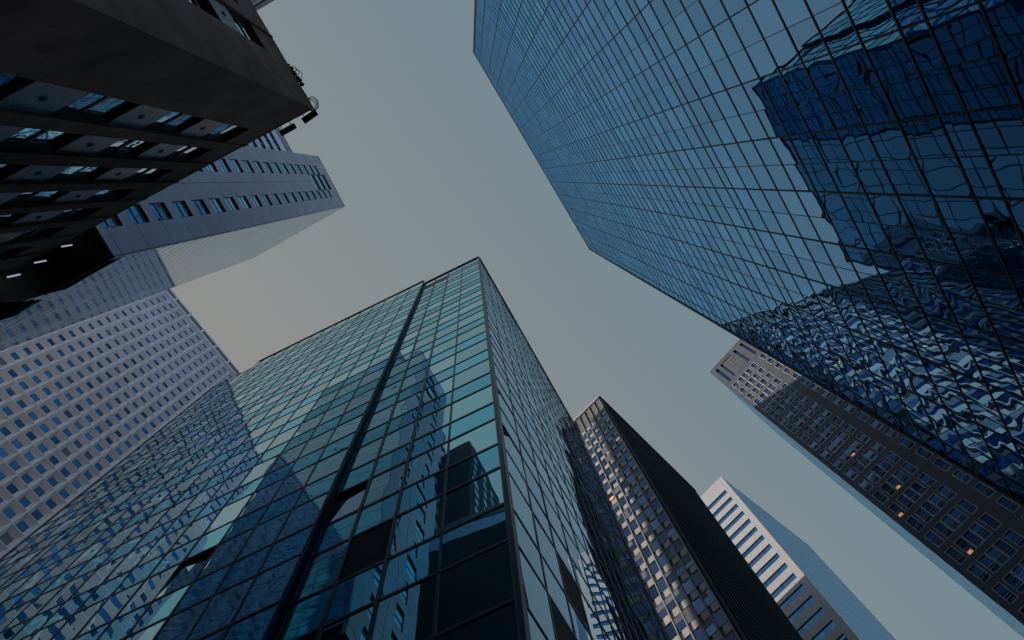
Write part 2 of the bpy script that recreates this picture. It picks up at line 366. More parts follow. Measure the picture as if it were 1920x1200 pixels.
# ------------------------------------------------------------------ 1. blue glass tower (upper right)
def blue_tower():
    root = thing('glass_tower', 'huge blue mirror glass tower filling the upper right with wavy reflections', 'skyscraper')
    F = Face(-58.4, 12.4, (.85, .52))
    sA, sB, top = -18.15, 23.0, 128.7
    mb = MB(); mb.prism(foot(F, sA + .1, sB - .1, 34), 0.02, EYE + top - 0.3, 'office_core', 'roof'); mb.build('building_core', root)
    S = []
    k0 = 8.27
    i = math.ceil((sA - k0) / 1.358)
    S.append((sA, 0.16, 0.10))
    while k0 + i * 1.358 < sB - 0.3:
        s = k0 + i * 1.358
        if s > sA + 0.3: S.append((s, 0.060 if i % 2 == 0 else 0.026, 0.035 if i % 2 == 0 else 0.015))
        i += 1
    S.append((sB, 0.16, 0.10))
    Hs = [0.0]; base = 12.4 * 3.104; mod = 12.4 * 1.615
    h = base - 2 * mod
    while h < top:
        for q in [0, 1.15] + [1.15 + 1.887 * j for j in range(1, 10)]:
            if 1.0 < h + q < top - 0.8: Hs.append(h + q)
        h += mod
    Hs.append(top)
    H = [(v, 0.075, 0.03) for v in Hs]; H[-1] = (top, 0.5, 0.05)
    curtain(root, F, S, H, 'blue_glass', 0, 0, tilt=0.0008, tk='slate_metal', mk='black_metal')
    # black gasket line under every transom
    # side skins so the slab reads from other positions
    for (s, sg) in ((sA, -1), (sB, 1)):
        mb = MB()
        a, b = F.xy(s, 0), F.xy(s, -34)
        n = 24
        for r in range(int(top / 3.78)):
            for c in range(n):
                p = [(a[0] + (b[0] - a[0]) * k / n, a[1] + (b[1] - a[1]) * k / n) for k in (c, c + 1)]
                z0, z1 = EYE + r * 3.78 + 0.08, EYE + (r + 1) * 3.78 - 0.08
                mb.quad([(p[0][0], p[0][1], z0), (p[1][0], p[1][1], z0), (p[1][0], p[1][1], z1), (p[0][0], p[0][1], z1)], 'blue_glass')
        mb.build('side_glazing', root)
blue_tower()

# ------------------------------------------------------------------ 2. teal glass tower (lower centre)
def teal_tower():
    root = thing('glass_tower', 'teal glass tower with sharp corner at the bottom centre, one dark vertical slot', 'skyscraper')
    FA = Face(-154.3, 7.27, (.0126, -.1126)); FR = Face(-60.93, 2.97, (.0126, -.1126))
    top = 68.0
    c0 = FA.xy(2.54, -0.16); cR = FR.xy(27.65, -0.16); cL = FA.xy(31.4, -0.16)
    far = (cL[0] + cR[0] - c0[0], cL[1] + cR[1] - c0[1])
    mb = MB(); mb.prism([c0, cR, far, cL], 0.02, EYE + top - 2.4, 'office_core', 'roof'); mb.build('building_core', root)
    Hs = []
    for k in range(-3, 16):
        for q in (11.42, 13.58):
            v = q + 3.83 * k
            if 0.4 < v < 67.2: Hs.append(v)
    Hs = [0.0] + sorted(Hs)
    levelsA = Hs + [top]
    def kindA(i, j):   # spandrel rows are the short ones
        return 1.0 if (levelsA[j + 1] - levelsA[j]) < 1.9 else 0.0
    HA = [(v, 0.10, 0.025) for v in levelsA]; HA[-1] = (top, 0.25, 0.10)
    # section A: corner to the slot
    SA = [(2.54, 0.0, 0), (4.36, 0.07, 0.02), (5.86, 0.10, 0.035), (7.23, 0.10, 0.035), (8.52, 0.0, 0)]
    def cell_of(s, h, S, L):
        i = max(k for k in range(len(S) - 1) if S[k][0] <= s); j = max(k for k in range(len(L) - 1) if L[k] <= h); return i, j
    lou = cell_of(6.5, 16.5, SA, levelsA); opn = cell_of(7.8, 20.3, SA, levelsA)
    t1 = cell_of(7.8, 66.5, SA, levelsA); t2 = cell_of(6.5, 66.5, SA, levelsA)
    curtain(root, FA, SA, HA, 'teal_glass', 0, 0, kind2=kindA, skip=(lou, opn), tilt=0.0011)
    def louvre(F, s0, s1, h0, h1, o=0.0):
        mb = MB(); mb.box(F, s0, s1, h0, h1, o - 0.16, o - 0.10, 'black_metal')
        h = h0 + 0.05
        while h < h1 - 0.06:
            P = F.P
            mb.quad([P(s0 + .05, h, o + 0.01), P(s1 - .05, h, o + 0.01), P(s1 - .05, h + 0.05, o - 0.09), P(s0 + .05, h + 0.05, o - 0.09)], 'louvre_slat')
            mb.quad([P(s0 + .05, h, o + 0.01), P(s0 + .05, h + 0.05, o - 0.09), P(s1 - .05, h + 0.05, o - 0.09), P(s1 - .05, h, o + 0.01)], 'louvre_slat')
            mb.box(F, s0 + .05, s1 - .05, h - .004, h + .016, o - .01, o + .018, 'slate_metal')
            h += 0.085
        mb.build('louvre', root)
    louvre(FA, 5.91, 7.18, levelsA[lou[1]] + .05, levelsA[lou[1] + 1] - .05)
    # opened window panel: deep black reveal with a pale leaf tilted inside it
    a, b = levelsA[opn[1]] + .05, levelsA[opn[1] + 1] - .05
    mb = MB()
    P = FA.P
    mb.quad([P(7.29, a, -.14), P(8.5, a, -.14), P(8.5, b, -.14), P(7.29, b, -.14)], 'black_metal'); mb.build('open_reveal', root)
    mb = MB(); mb.quad([P(7.30, a + .02, .03), P(8.25, a + .02, .03), P(7.95, a + 1.25, -.01), P(7.30, a + 1.4, -.01)], 'leaf_glass'); mb.quad([P(7.30, a + .02, .0), P(7.30, a + 1.4, -.04), P(7.95, a + 1.25, -.04), P(8.25, a + .02, .0)], 'white_leaf'); mb.build('open_panel', root)
    # corner posts, slot reveal, recessed slots under the parapet
    mb = MB(); mb.box(FA, 2.50, 2.66, 0, top, -0.10, 0.05, 'blue_metal'); mb.build('corner_post', root)
    mb = MB(); mb.box(FA, 8.46, 8.60, 0, top, -0.3, 0.03, 'dark_metal'); mb.build('slot_post', root)
    for i, (x0, x1) in enumerate(((5.92, 7.15), (7.30, 8.40))):
        mb = MB(); mb.box(FA, x0, x1, top - 4.6 - .0 * i, top - 2.6, -0.02, 0.02, 'black_metal'); mb.build('parapet_opening', root)
    # section B: proud of A by 0.45 m, up to the far step, then section C a little lower
    SB = [(8.60, 0.10, 0.03)] + [(10.02 + 1.372 * k, 0.075, 0.022) for k in range(0, 13)] + [(27.3, 0.075, 0.022)]
    levelsB = Hs + [68.6]
    HB = [(v, 0.085, 0.022) for v in levelsB]; HB[-1] = (68.6, 0.2, 0.08)
    tilted = cell_of(13.5, 20.3, SB, levelsB)
    curtain(root, FA, SB, HB, 'teal_glass', 0, 0, kind2=lambda i, j: 1.0 if (levelsB[j + 1] - levelsB[j]) < 1.9 else 0.0, skip=(tilted,), tilt=0.0013, o=0.22, most=80)
    a, b = levelsB[tilted[1]], levelsB[tilted[1] + 1]; x0, x1 = SB[tilted[0]][0], SB[tilted[0] + 1][0]
    mb = MB(); mb.quad([P(x0 + .06, a + .05, 0.12), P(x1 - .06, a + .05, 0.24), P(x1 - .06, b - .05, 0.13), P(x0 + .06, b - .05, 0.05)], 'teal_glass'); mb.build('tilted_panel', root)
    mb = MB()
    mb.quad([P(8.60, 0, 0.26), P(8.60, 0, -0.1), P(8.60, 68.5, -0.1), P(8.60, 68.5, 0.26)], 'dark_metal')
    mb.quad([P(8.60, 68.5, 0.26), P(8.60, 68.5, -0.3), P(27.3, 68.5, -0.3), P(27.3, 68.5, 0.26)], 'dark_metal')
    mb.build('slot_reveal', root)
    levelsC = [v for v in Hs if v < 65.4] + [65.9]
    SC = [(27.3, 0.0, 0), (28.7, 0.075, 0.022), (30.1, 0.075, 0.022), (31.45, 0.12, 0.04)]
    curtain(root, FA, SC, [(v, 0.085, 0.022) for v in levelsC], 'teal_glass', 0, 0, tilt=0.0013, o=0.24, most=19)
    # right face
    SR = [(7.11, 0.20, 0.06), (8.68, 0.06, 0.02)] + [(8.68 + 1.375 * k, 0.06, 0.02) for k in range(1, 14)] + [(27.65, 0.14, 0.08)]
    louR = [cell_of(9.4, 12.4, SR, levelsA), cell_of(10.7, 16.2, SR, levelsA)]
    HR = [(v, 0.075, 0.02) for v in levelsA]; HR[-1] = (top, 0.25, 0.08)
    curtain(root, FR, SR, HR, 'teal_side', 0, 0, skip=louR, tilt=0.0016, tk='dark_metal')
    for (i, j) in louR: louvre(FR, SR[i][0] + .04, SR[i + 1][0] - .04, levelsA[j] + .04, levelsA[j + 1] - .04)
teal_tower()

# ------------------------------------------------------------------ 3. white precast grid tower (left)
def grid_tower():
    root = thing('office_tower', 'white concrete tower on the left with a deep grid of small blue windows', 'skyscraper')
    F = Face(-55.08, 73.1, (-.4375, -.158))
    pitch, fl, top = 2.362, 3.12, 165.0
    s0 = -18.45 - 8 * pitch - pitch / 2
    ncol = 34; s1 = s0 + ncol * pitch
    row_top = 162.1
    nrow = 46
    mb = MB(); mb.prism(foot(F, s0 - 0.2, s1 + 0.2, 30, 0.9), 0.02, EYE + top - 3.2, 'precast', 'roof'); mb.build('building_core', root)
    wall = MB(); cells = []
    wi, hi_, rec = 1.28, 1.66, 0.66
    for c in range(ncol):
        for r in range(nrow):
            a, b = s0 + c * pitch, s0 + (c + 1) * pitch
            d = row_top - r * fl; e = d - fl
            if c * 1.0 > 33 and r < 2: pass
            fa, fb, fe, fd = a + 0.06, b - 0.06, e + 0.05, d - 0.05
            sc = (a + b) / 2; hc = e + 1.46
            ia, ib, ie, id_ = sc - wi / 2, sc + wi / 2, hc - hi_ / 2, hc + hi_ / 2
            P = F.P; k = 'precast'
            O = [P(fa, fe), P(fb, fe), P(fb, fd), P(fa, fd)]; I = [P(ia, ie, -rec), P(ib, ie, -rec), P(ib, id_, -rec), P(ia, id_, -rec)]
            for q in range(4):
                wall.quad([O[q], O[(q + 1) % 4], I[(q + 1) % 4], I[q]], k)
            cells.append((shown_area(I), (ia, ib, ie, id_)))
    wall.build('splayed_wall', root)
    def fn(mb, a, b, c, d):
        P = F.P
        mb.quad([P(a, c, -rec), P(b, c, -rec), P(b, d, -rec), P(a, d, -rec)], 'frame_black')
        w = 0.06; m = c + (d - c) * 0.0
        t = random.gauss(0, .004)
        mb.quad([P(a + w, c + w, -rec + .02 + t), P(b - w, c + w, -rec + .02), P(b - w, d - w, -rec + .02 - t), P(a + w, d - w, -rec + .02)], 'grid_glass')
        x = random.random()
        if x < 0.08:   # a blind part way down
            k = d - w - (d - c) * random.choice((0.3, 0.5, 0.85))
            mb.quad([P(a + w, k, -rec + .04), P(b - w, k, -rec + .04), P(b - w, d - w, -rec + .04), P(a + w, d - w, -rec + .04)], 'blind')
        elif x < 0.084:
            mb.quad([P(a + .3, c + .2, -rec + .04), P(a + .55, c + .2, -rec + .04), P(a + .55, c + .5, -rec + .04), P(a + .3, c + .5, -rec + .04)], 'lit_room')
    many(root, 'window', cells, fn)
    for c in range(ncol + 1):
        s = s0 + c * pitch
        mb = MB(); mb.box(F, s - 0.07, s + 0.07, row_top - nrow * fl, row_top, -0.05, 0.06, 'precast_top'); mb.build('rib', root)
    for r in range(nrow + 1):
        h = row_top - r * fl
        mb = MB(); mb.box(F, s0, s1, h - 0.06, h + 0.06, -0.05, 0.02, 'precast_top'); mb.build('floor_band', root)
    # crown: band with long louvred openings
    mb = MB(); mb.box(F, s0 - .1, s1 + .1, 162.1, 162.75, -0.9, 0.12, 'precast_top'); mb.build('crown_band', root)
    mb = MB(); mb.box(F, s0 - .1, s1 + .1, 164.35, 165.0, -0.9, 0.12, 'precast_top'); mb.build('crown_band', root)
    mb = MB(); mb.box(F, s0, s1, 162.7, 164.4, -0.9, 0.0, 'slot_brown'); mb.build('louvre_bay', root)
    k = -16.96 - 6 * 4.724
    while k < s1:
        if k > s0:
            mb = MB(); mb.box(F, k - 0.22, k + 0.22, 162.74, 164.36, -0.5, 0.115, 'precast_top'); mb.build('crown_pier', root)
        k += 4.724
grid_tower()

# ------------------------------------------------------------------ 4. lilac panelled tower (upper left)
def lilac_tower():
    root = thing('panelled_tower', 'slim lilac panelled tower beside the brown building, two narrow window columns, pale ribbed side', 'skyscraper')
    F = Face(115.76, 16.617, (-.1776, -.0388)); G = Face(-151.515, 4.757, (-.1776, -.0388))
    top, sof = 94.0, 33.15
    c = F.xy(3.97, -.05); w = F.xy(11.23, -.05); g2 = G.xy(30.97, -.05)
    far = (w[0] + g2[0] - c[0], w[1] + g2[1] - c[1])
    ci = F.xy(4.03, -.35); ci = (ci[0], ci[1])
    mb = MB(); mb.prism([F.xy(4.3, -.4), F.xy(11.1, -.4), (far[0], far[1]), G.xy(30.8, -.35)], EYE + sof + .05, EYE + top - .3, 'office_core', 'roof'); mb.build('building_core', root)
    # lower block, set back under the overhang
    r1, r2 = G.xy(19.78, -.05), G.xy(30.97, -.05)
    dx, dy = w[0] - c[0], w[1] - c[1]
    mb = MB(); mb.prism([r1, r2, (r2[0] + dx, r2[1] + dy), (r1[0] + dx, r1[1] + dy)], 0.02, EYE + sof + .02, 'olive', 'roof'); mb.build('recessed_base', root)
    mb = MB(); mb.prism([F.xy(3.99, -.03), F.xy(11.2, -.03), (r1[0] + dx, r1[1] + dy), r1], EYE + sof - .12, EYE + sof, 'soffit'); mb.build('soffit', root)
    # W wall with punched windows
    fl = 2.97; rows = []
    h = 44.5 - 8 * fl
    while h < top - 2.5:
        if h - 1.95 > sof + 0.4: rows.append((h - 1.95, h))
        h += fl
    colsW = ((5.46, 6.53), (8.56, 9.74))
    wall = MB()
    P = F.P
    def rect(a, b, c_, d):
        if b - a > .001 and d - c_ > .001: wall.quad([P(a, c_), P(b, c_), P(b, d), P(a, d)], 'lilac_panel', [(a, c_), (b, c_), (b, d), (a, d)])
    xs = [3.97, 5.46, 6.53, 8.56, 9.74, 11.23]
    nrow = len(rows)
    for i in range(5):
        if i in (1, 3):
            lo = sof
            for (a, b) in rows: rect(xs[i], xs[i + 1], lo, a); lo = b
            rect(xs[i], xs[i + 1], lo, top)
        elif i == 2:
            lo = sof; 
            rect(xs[i], xs[i + 1], lo, 82.5)
            rect(xs[i], xs[i + 1], 91.4, top)
        else: rect(xs[i], xs[i + 1], sof, top)
    # the wall has thickness: edge strip at the corner and top
    wall.box(F, 3.97, 11.23, top - .15, top, -.5, .02, 'lilac_panel')
    wall.quad([P(3.97, sof), P(3.97, sof, -.3), P(3.97, top, -.3), P(3.97, top)], 'lilac_panel')
    wall.quad([P(11.23, sof), P(11.23, top), P(11.23, top, -7), P(11.23, sof, -7)], 'lilac_panel')
    wall.build('panel_wall', root)
    cells = []
    for (x0, x1) in colsW:
        for (a, b) in rows:
            cells.append((shown_area([P(x0, a), P(x1, a), P(x1, b), P(x0, b)]), (x0, x1, a, b)))
    def win(mb, x0, x1, a, b):
        rec = -0.10
        mb.quad([P(x0, a), P(x1, a), P(x1, a, rec), P(x0, a, rec)], 'lilac_panel')
        mb.quad([P(x0, b, rec), P(x1, b, rec), P(x1, b), P(x0, b)], 'frame_black')
        mb.quad([P(x0, a), P(x0, a, rec), P(x0, b, rec), P(x0, b)], 'frame_black')
        mb.quad([P(x1, a, rec), P(x1, a), P(x1, b), P(x1, b, rec)], 'frame_black')
        mb.quad([P(x0, a, rec), P(x1, a, rec), P(x1, b, rec), P(x0, b, rec)], 'frame_black')
        m = a + (b - a) * 0.36
        for (u, v) in ((a + .03, m - .10), (m + .10, b - .62)):
            t = random.gauss(0, .006)
            mb.quad([P(x0 + .05, u, rec + .03 + t), P(x1 - .05, u, rec + .03), P(x1 - .05, v, rec + .03 - t), P(x0 + .05, v, rec + .03)], 'lilac_glass')
    many(root, 'window', cells, win)
    for k in range(3):
        a = 82.5 + k * 2.97
        mb = MB(); mb.quad([P(6.53, a, -.1), P(8.56, a, -.1), P(8.56, a + 2.9, -.1), P(6.53, a + 2.9, -.1)], 'lilac_glass')
        mb.box(F, 6.53, 8.56, a + 2.3, a + 2.9, -.1, .0, 'frame_black'); mb.build('penthouse_window', root)
    # G wall: ribbed pale curtain wall
    mb = MB(); Q = G.P
    h = sof
    xsG = [16.41, 19.78, 22.6, 25.4, 28.2, 30.97]
    h = 0.0
    while h < top - .1:
        e = min(h + 1.485, top)
        for i in range(5):
            if i == 0 and h < sof: continue
            mb.quad([Q(xsG[i], h + .02), Q(xsG[i + 1], h + .02), Q(xsG[i + 1], e - .02), Q(xsG[i], e - .02)], 'ribbed_glass')
        h += 1.485
    mb.build('ribbed_glazing', root)
    mb = MB(); mb.box(G, 16.41, 30.97, top - .2, top, -.5, .005, 'pale_rib'); mb.build('parapet', root)
    for i in range(0, int(top / 1.485) + 1):
        h = i * 1.485
        mb = MB(); mb.box(G, 16.41 if h > sof else 19.78, 30.97, h - .02, h + .02, -.04, .006, 'pale_rib'); mb.build('rib', root)
    mb = MB(); mb.quad([Q(30.97, 0), Q(30.97, top), Q(30.97, top, -7.2), Q(30.97, 0, -7.2)], 'lilac_panel'); mb.build('end_wall', root)
    # tube lights hanging from the soffit
    for (x, y, zt, lab) in ((-18.41, 3.006, 33.0, 'nearest the tower corner'), (-18.95, 3.59, 31.8, 'the middle one of three'), (-19.32, 4.03, 30.5, 'nearest the left edge of the photo')):
        t = thing('tube_light', 'tube light hanging in the black recess, %s' % lab, 'pendant light', 'tube lights in the dark recess')
        for (hw, z0, z1, key) in ((.035, zt - 1.05, zt - .15, 'tube'), (.05, zt - .15, zt, 'slate_metal'), (.012, zt, 33.04, 'slate_metal'), (.045, zt - 1.12, zt - 1.05, 'slate_metal')):
            n = 8; pts = [(x + hw * math.cos(2 * math.pi * k / n), y + hw * math.sin(2 * math.pi * k / n)) for k in range(n)]
            b2 = MB(); b2.prism(pts, EYE + z0, EYE + z1, key); b2.build('tube' if key == 'tube' else ('hanger' if hw < .02 else 'end_cap'), t)
    # low glass canopy on the ribbed side
    t = thing('glass_canopy', 'dark wedge shaped canopy low against the pale ribbed glass at the left edge', 'canopy')
    mb = MB()
    pts = [(-12.2, 3.39), (-13.04, 3.86), (-13.6, 4.0), (-16.0, 4.9), (-15.6, 3.6)]
    mb.prism(pts, EYE + 19.9, EYE + 20.05, 'awning'); mb.build('canopy_slab', t)
    mb = MB(); mb.prism([(-12.3, 3.42), (-13.0, 3.80), (-13.1, 3.70), (-12.4, 3.34)], EYE + 19.75, EYE + 19.89, 'slate_metal'); mb.build('canopy_beam', t)
lilac_tower()

# ------------------------------------------------------------------ 5. brown stone building (top left)
def brown_building():
    root = thing('stone_building', 'dark brown stone building at top left with deep windows between carved panels', 'building')
    F = Face(-152.777, 4.935, (-.214, .0955)); G = Face(118.79, 3.823, (-.214, .0955))
    top = 27.0
    fl = 3.93
    c = F.xy(3.96, -.75); e1 = F.xy(34, -.75); e2 = G.xy(24, -.75)
    far = (e1[0] + e2[0] - c[0], e1[1] + e2[1] - c[1])
    ci = (G.xy(5.04 + .75, -.75))
    mb = MB(); mb.prism([ci, e1, far, e2], 0.02, EYE + top - .4, 'office_core', 'roof'); mb.build('building_core', root)
    for (FF, c0, bays, end, nm, htop) in ((F, 3.96, [(5.93, 6.92), (7.42, 8.35), (8.92, 9.82), (10.35, 11.22), (11.72, 12.6), (13.15, 14.05), (14.6, 15.5), (16.1, 17.0), (17.6, 18.5), (19.1, 20.0), (20.6, 21.5)], 34, 'a', 24.9),
                                      (G, 5.04, [(6.86, 7.88), (8.45, 9.45), (10.0, 11.0), (11.6, 12.6), (13.2, 14.2)], 24, 'b', 24.35)):
        P = FF.P
        wall = MB()
        edges = [c0] + [x for b in bays for x in b] + [end]
        for i in range(0, len(edges), 2):
            a, b = edges[i], edges[i + 1]
            wall.box(FF, a, b, 0, top, -.72, 0.0, 'brownstone')
        for (a, b) in bays: wall.box(FF, a, b, htop, top, -.72, -0.003, 'brownstone')
        # small raised ribs beside the piers
        wall.build('stone_wall', root)
        for k in range(len(bays)):
            mb = MB(); mb.box(FF, bays[k][1] - .02, bays[k][1] + .03, 0, top + .03, -.05, .05, 'brownstone'); mb.build('pilaster_edge', root)
        for (a, b) in bays:
            for r in range(6):
                ht = htop - r * fl; hb = ht - 2.25
                if hb < 0: continue
                # window: black stepped frame with two sashes
                w = bpy.data.objects.new('window', None); 
                mb = MB()
                for k, (ins, o0, o1) in enumerate(((0.0, -.70, -.035), (.045, -.70, -.065), (.09, -.70, -.095), (.135, -.70, -.125))):
                    t = .055
                    mb.box(FF, a, a + .02, hb, ht, o0, -.02 - k * .001, 'frame_black') if k == 0 else None
                    mb.box(FF, b - ins - t, b - ins, hb + ins, ht - ins, o0, o1 - .002, 'frame_black')
                    mb.box(FF, a + .02, b - ins - t, ht - ins - t, ht - ins, o0, o1 - .004, 'frame_black')
                m = hb + 1.02
                mb.box(FF, a + .03, b - .17, m - .06, m + .04, -.70, -.10, 'frame_black')
                mb.box(FF, a, b, hb - .0, hb + .10, -.70, -.045, 'frame_black')
                fr = mb.build('window', root)
                for (u, v, oo) in ((hb + .10, m - .06, -.125), (m + .04, ht - .18, -.145)):
                    g = MB(); t = random.gauss(0, .012); z = random.gauss(0, .012)
                    g.quad([P(a + .03, u, oo + t), P(b - .17, u, oo + t + z), P(b - .17, v, oo - t + z), P(a + .03, v, oo - t)], 'old_glass'); g.build('pane', fr)
                # spandrel under the window
                s0_, s1_ = hb - (fl - 2.25), hb
                if s0_ > 0:
                    mb = MB(); mb.box(FF, a + .01, b - .01, s0_, s1_ - .002, -.5, -.03, 'spandrel_stone')
                    sp = mb.build('spandrel', root)
                    mb = MB(); cx, ch = (a + b) / 2, (s0_ + s1_) / 2; n = 10
                    ring = [(cx + .10 * math.cos(2 * math.pi * i / n), ch + .13 * math.sin(2 * math.pi * i / n)) for i in range(n)]
                    for i in range(n):
                        p, q = ring[i], ring[(i + 1) % n]
                        mb.quad([P(p[0], p[1], -.03), P(q[0], q[1], -.03), P((q[0] + cx) / 2, (q[1] + ch) / 2, .0), P((p[0] + cx) / 2, (p[1] + ch) / 2, .0)], 'rosette')
                        mb.quad([P((p[0] + cx) / 2, (p[1] + ch) / 2, .0), P((q[0] + cx) / 2, (q[1] + ch) / 2, .0), P(cx, ch, -.02)], 'rosette', [(0, 0), (1, 0), (1, 1)])
                    mb.build('rosette', sp)
    # parapet steps and roof edge
    mb = MB(); mb.box(F, 3.95, 34, top - .12, top, -.6, .012, 'brownstone'); mb.build('coping', root)
    mb = MB(); mb.box(G, 5.06, 24, top - .119, top - .001, -.6, .012, 'brownstone'); mb.build('coping', root)
brown_building()

def tube(mb, pts, r, key, n=6):
    rings = []
    for i, p in enumerate(pts):
        a = Vector(pts[max(i - 1, 0)]); b = Vector(pts[min(i + 1, len(pts) - 1)])
        d = (b - a).normalized(); u = d.orthogonal().normalized(); v = d.cross(u)
        rings.append([Vector(p) + (u * math.cos(2 * math.pi * k / n) + v * math.sin(2 * math.pi * k / n)) * r for k in range(n)])
    for i in range(len(rings) - 1):
        for k in range(n):
            mb.quad([rings[i][k], rings[i][(k + 1) % n], rings[i + 1][(k + 1) % n], rings[i + 1][k]], key)

def roof_fittings():
    h = EYE + 27.2
    W = lambda x, y, z=0: Vector((x, -y, h + z))
    def flood(a, b, w, lab):
        t = thing('floodlight', lab, 'floodlight', 'floodlights along the roof edge')
        a, b = Vector(a), Vector(b); d = (b - a).normalized(); s = Vector((d.y, -d.x, 0)); up = Vector((0, 0, 1))
        if s.dot(-a) < 0: s = -s
        mb = MB()
        pr = [(0, 0), (w, .02), (w * .85, .13), (w * .15, .15)]
        for i in range(4):
            p, q = pr[i], pr[(i + 1) % 4]
            mb.quad([a + s * p[0] + up * p[1], b + s * p[0] + up * p[1], b + s * q[0] + up * q[1], a + s * q[0] + up * q[1]], 'flood')
        for e in (a, b): mb.quad([e + s * p[0] + up * p[1] for p in pr], 'flood')
        mb.build('housing', t)
        for k in (.2, .8):
            m = a.lerp(b, k); mb = MB(); tube(mb, [m + up * .08, m - s * .10 + up * .12, m - s * .30 - up * .1], .018, 'cable'); mb.build('bracket', t)
    flood(W(-6.31, 2.22), W(-5.80, 2.56), .24, 'navy trough floodlight clamped at the corner of the brown stone roof')
    flood(W(-7.17, 1.76), W(-6.60, 2.06), .22, 'navy trough floodlight farther along the roof edge, above the pinkish tower')
    t = thing('cable_coil', 'loops of black cable at the brown roof corner against the sky', 'cable', 'cable bundles on the roof edge')
    mb = MB()
    for k in range(4):
        r = .15 + .025 * k; c = W(-5.90 + .01 * k, 2.70 + .02 * k, .02 * k)
        pts = [c + Vector((r * math.cos(x) * 1.0, -r * 1.15 * math.sin(x), .05 * math.sin(2 * x + k))) for x in [i * 2 * math.pi / 28 for i in range(29)]]
        tube(mb, pts, .013, 'cable', 5)
    mb.build('cable_loop', t)
    t = thing('cable_coil', 'tangled black cable and clamps halfway up the brown roof edge', 'cable', 'cable bundles on the roof edge')
    mb = MB()
    for k in range(3):
        r = .12 + .02 * k; c = W(-6.50 + .08 * k, 3.98 - .1 * k, .03)
        pts = [c + Vector((r * math.cos(x), -r * math.sin(x), .04 * math.sin(3 * x))) for x in [i * 2 * math.pi / 24 for i in range(25)]]
        tube(mb, pts, .012, 'cable', 5)
    mb.build('cable_loop', t)
    random.seed(3)
    for k in range(7):
        p = W(-6.66 + .075 * k + random.uniform(-.02, .02), 4.14 - .11 * k + random.uniform(-.02, .02), .02)
        x = random.uniform(.05, .085); mb = MB(); mb.prism([(p.x - x, p.y - x), (p.x + x, p.y - x * .4), (p.x + x * .6, p.y + x), (p.x - x * .8, p.y + x)], p.z - .05, p.z + random.uniform(.03, .08), 'cable'); mb.build('clamp', t)
roof_fittings()

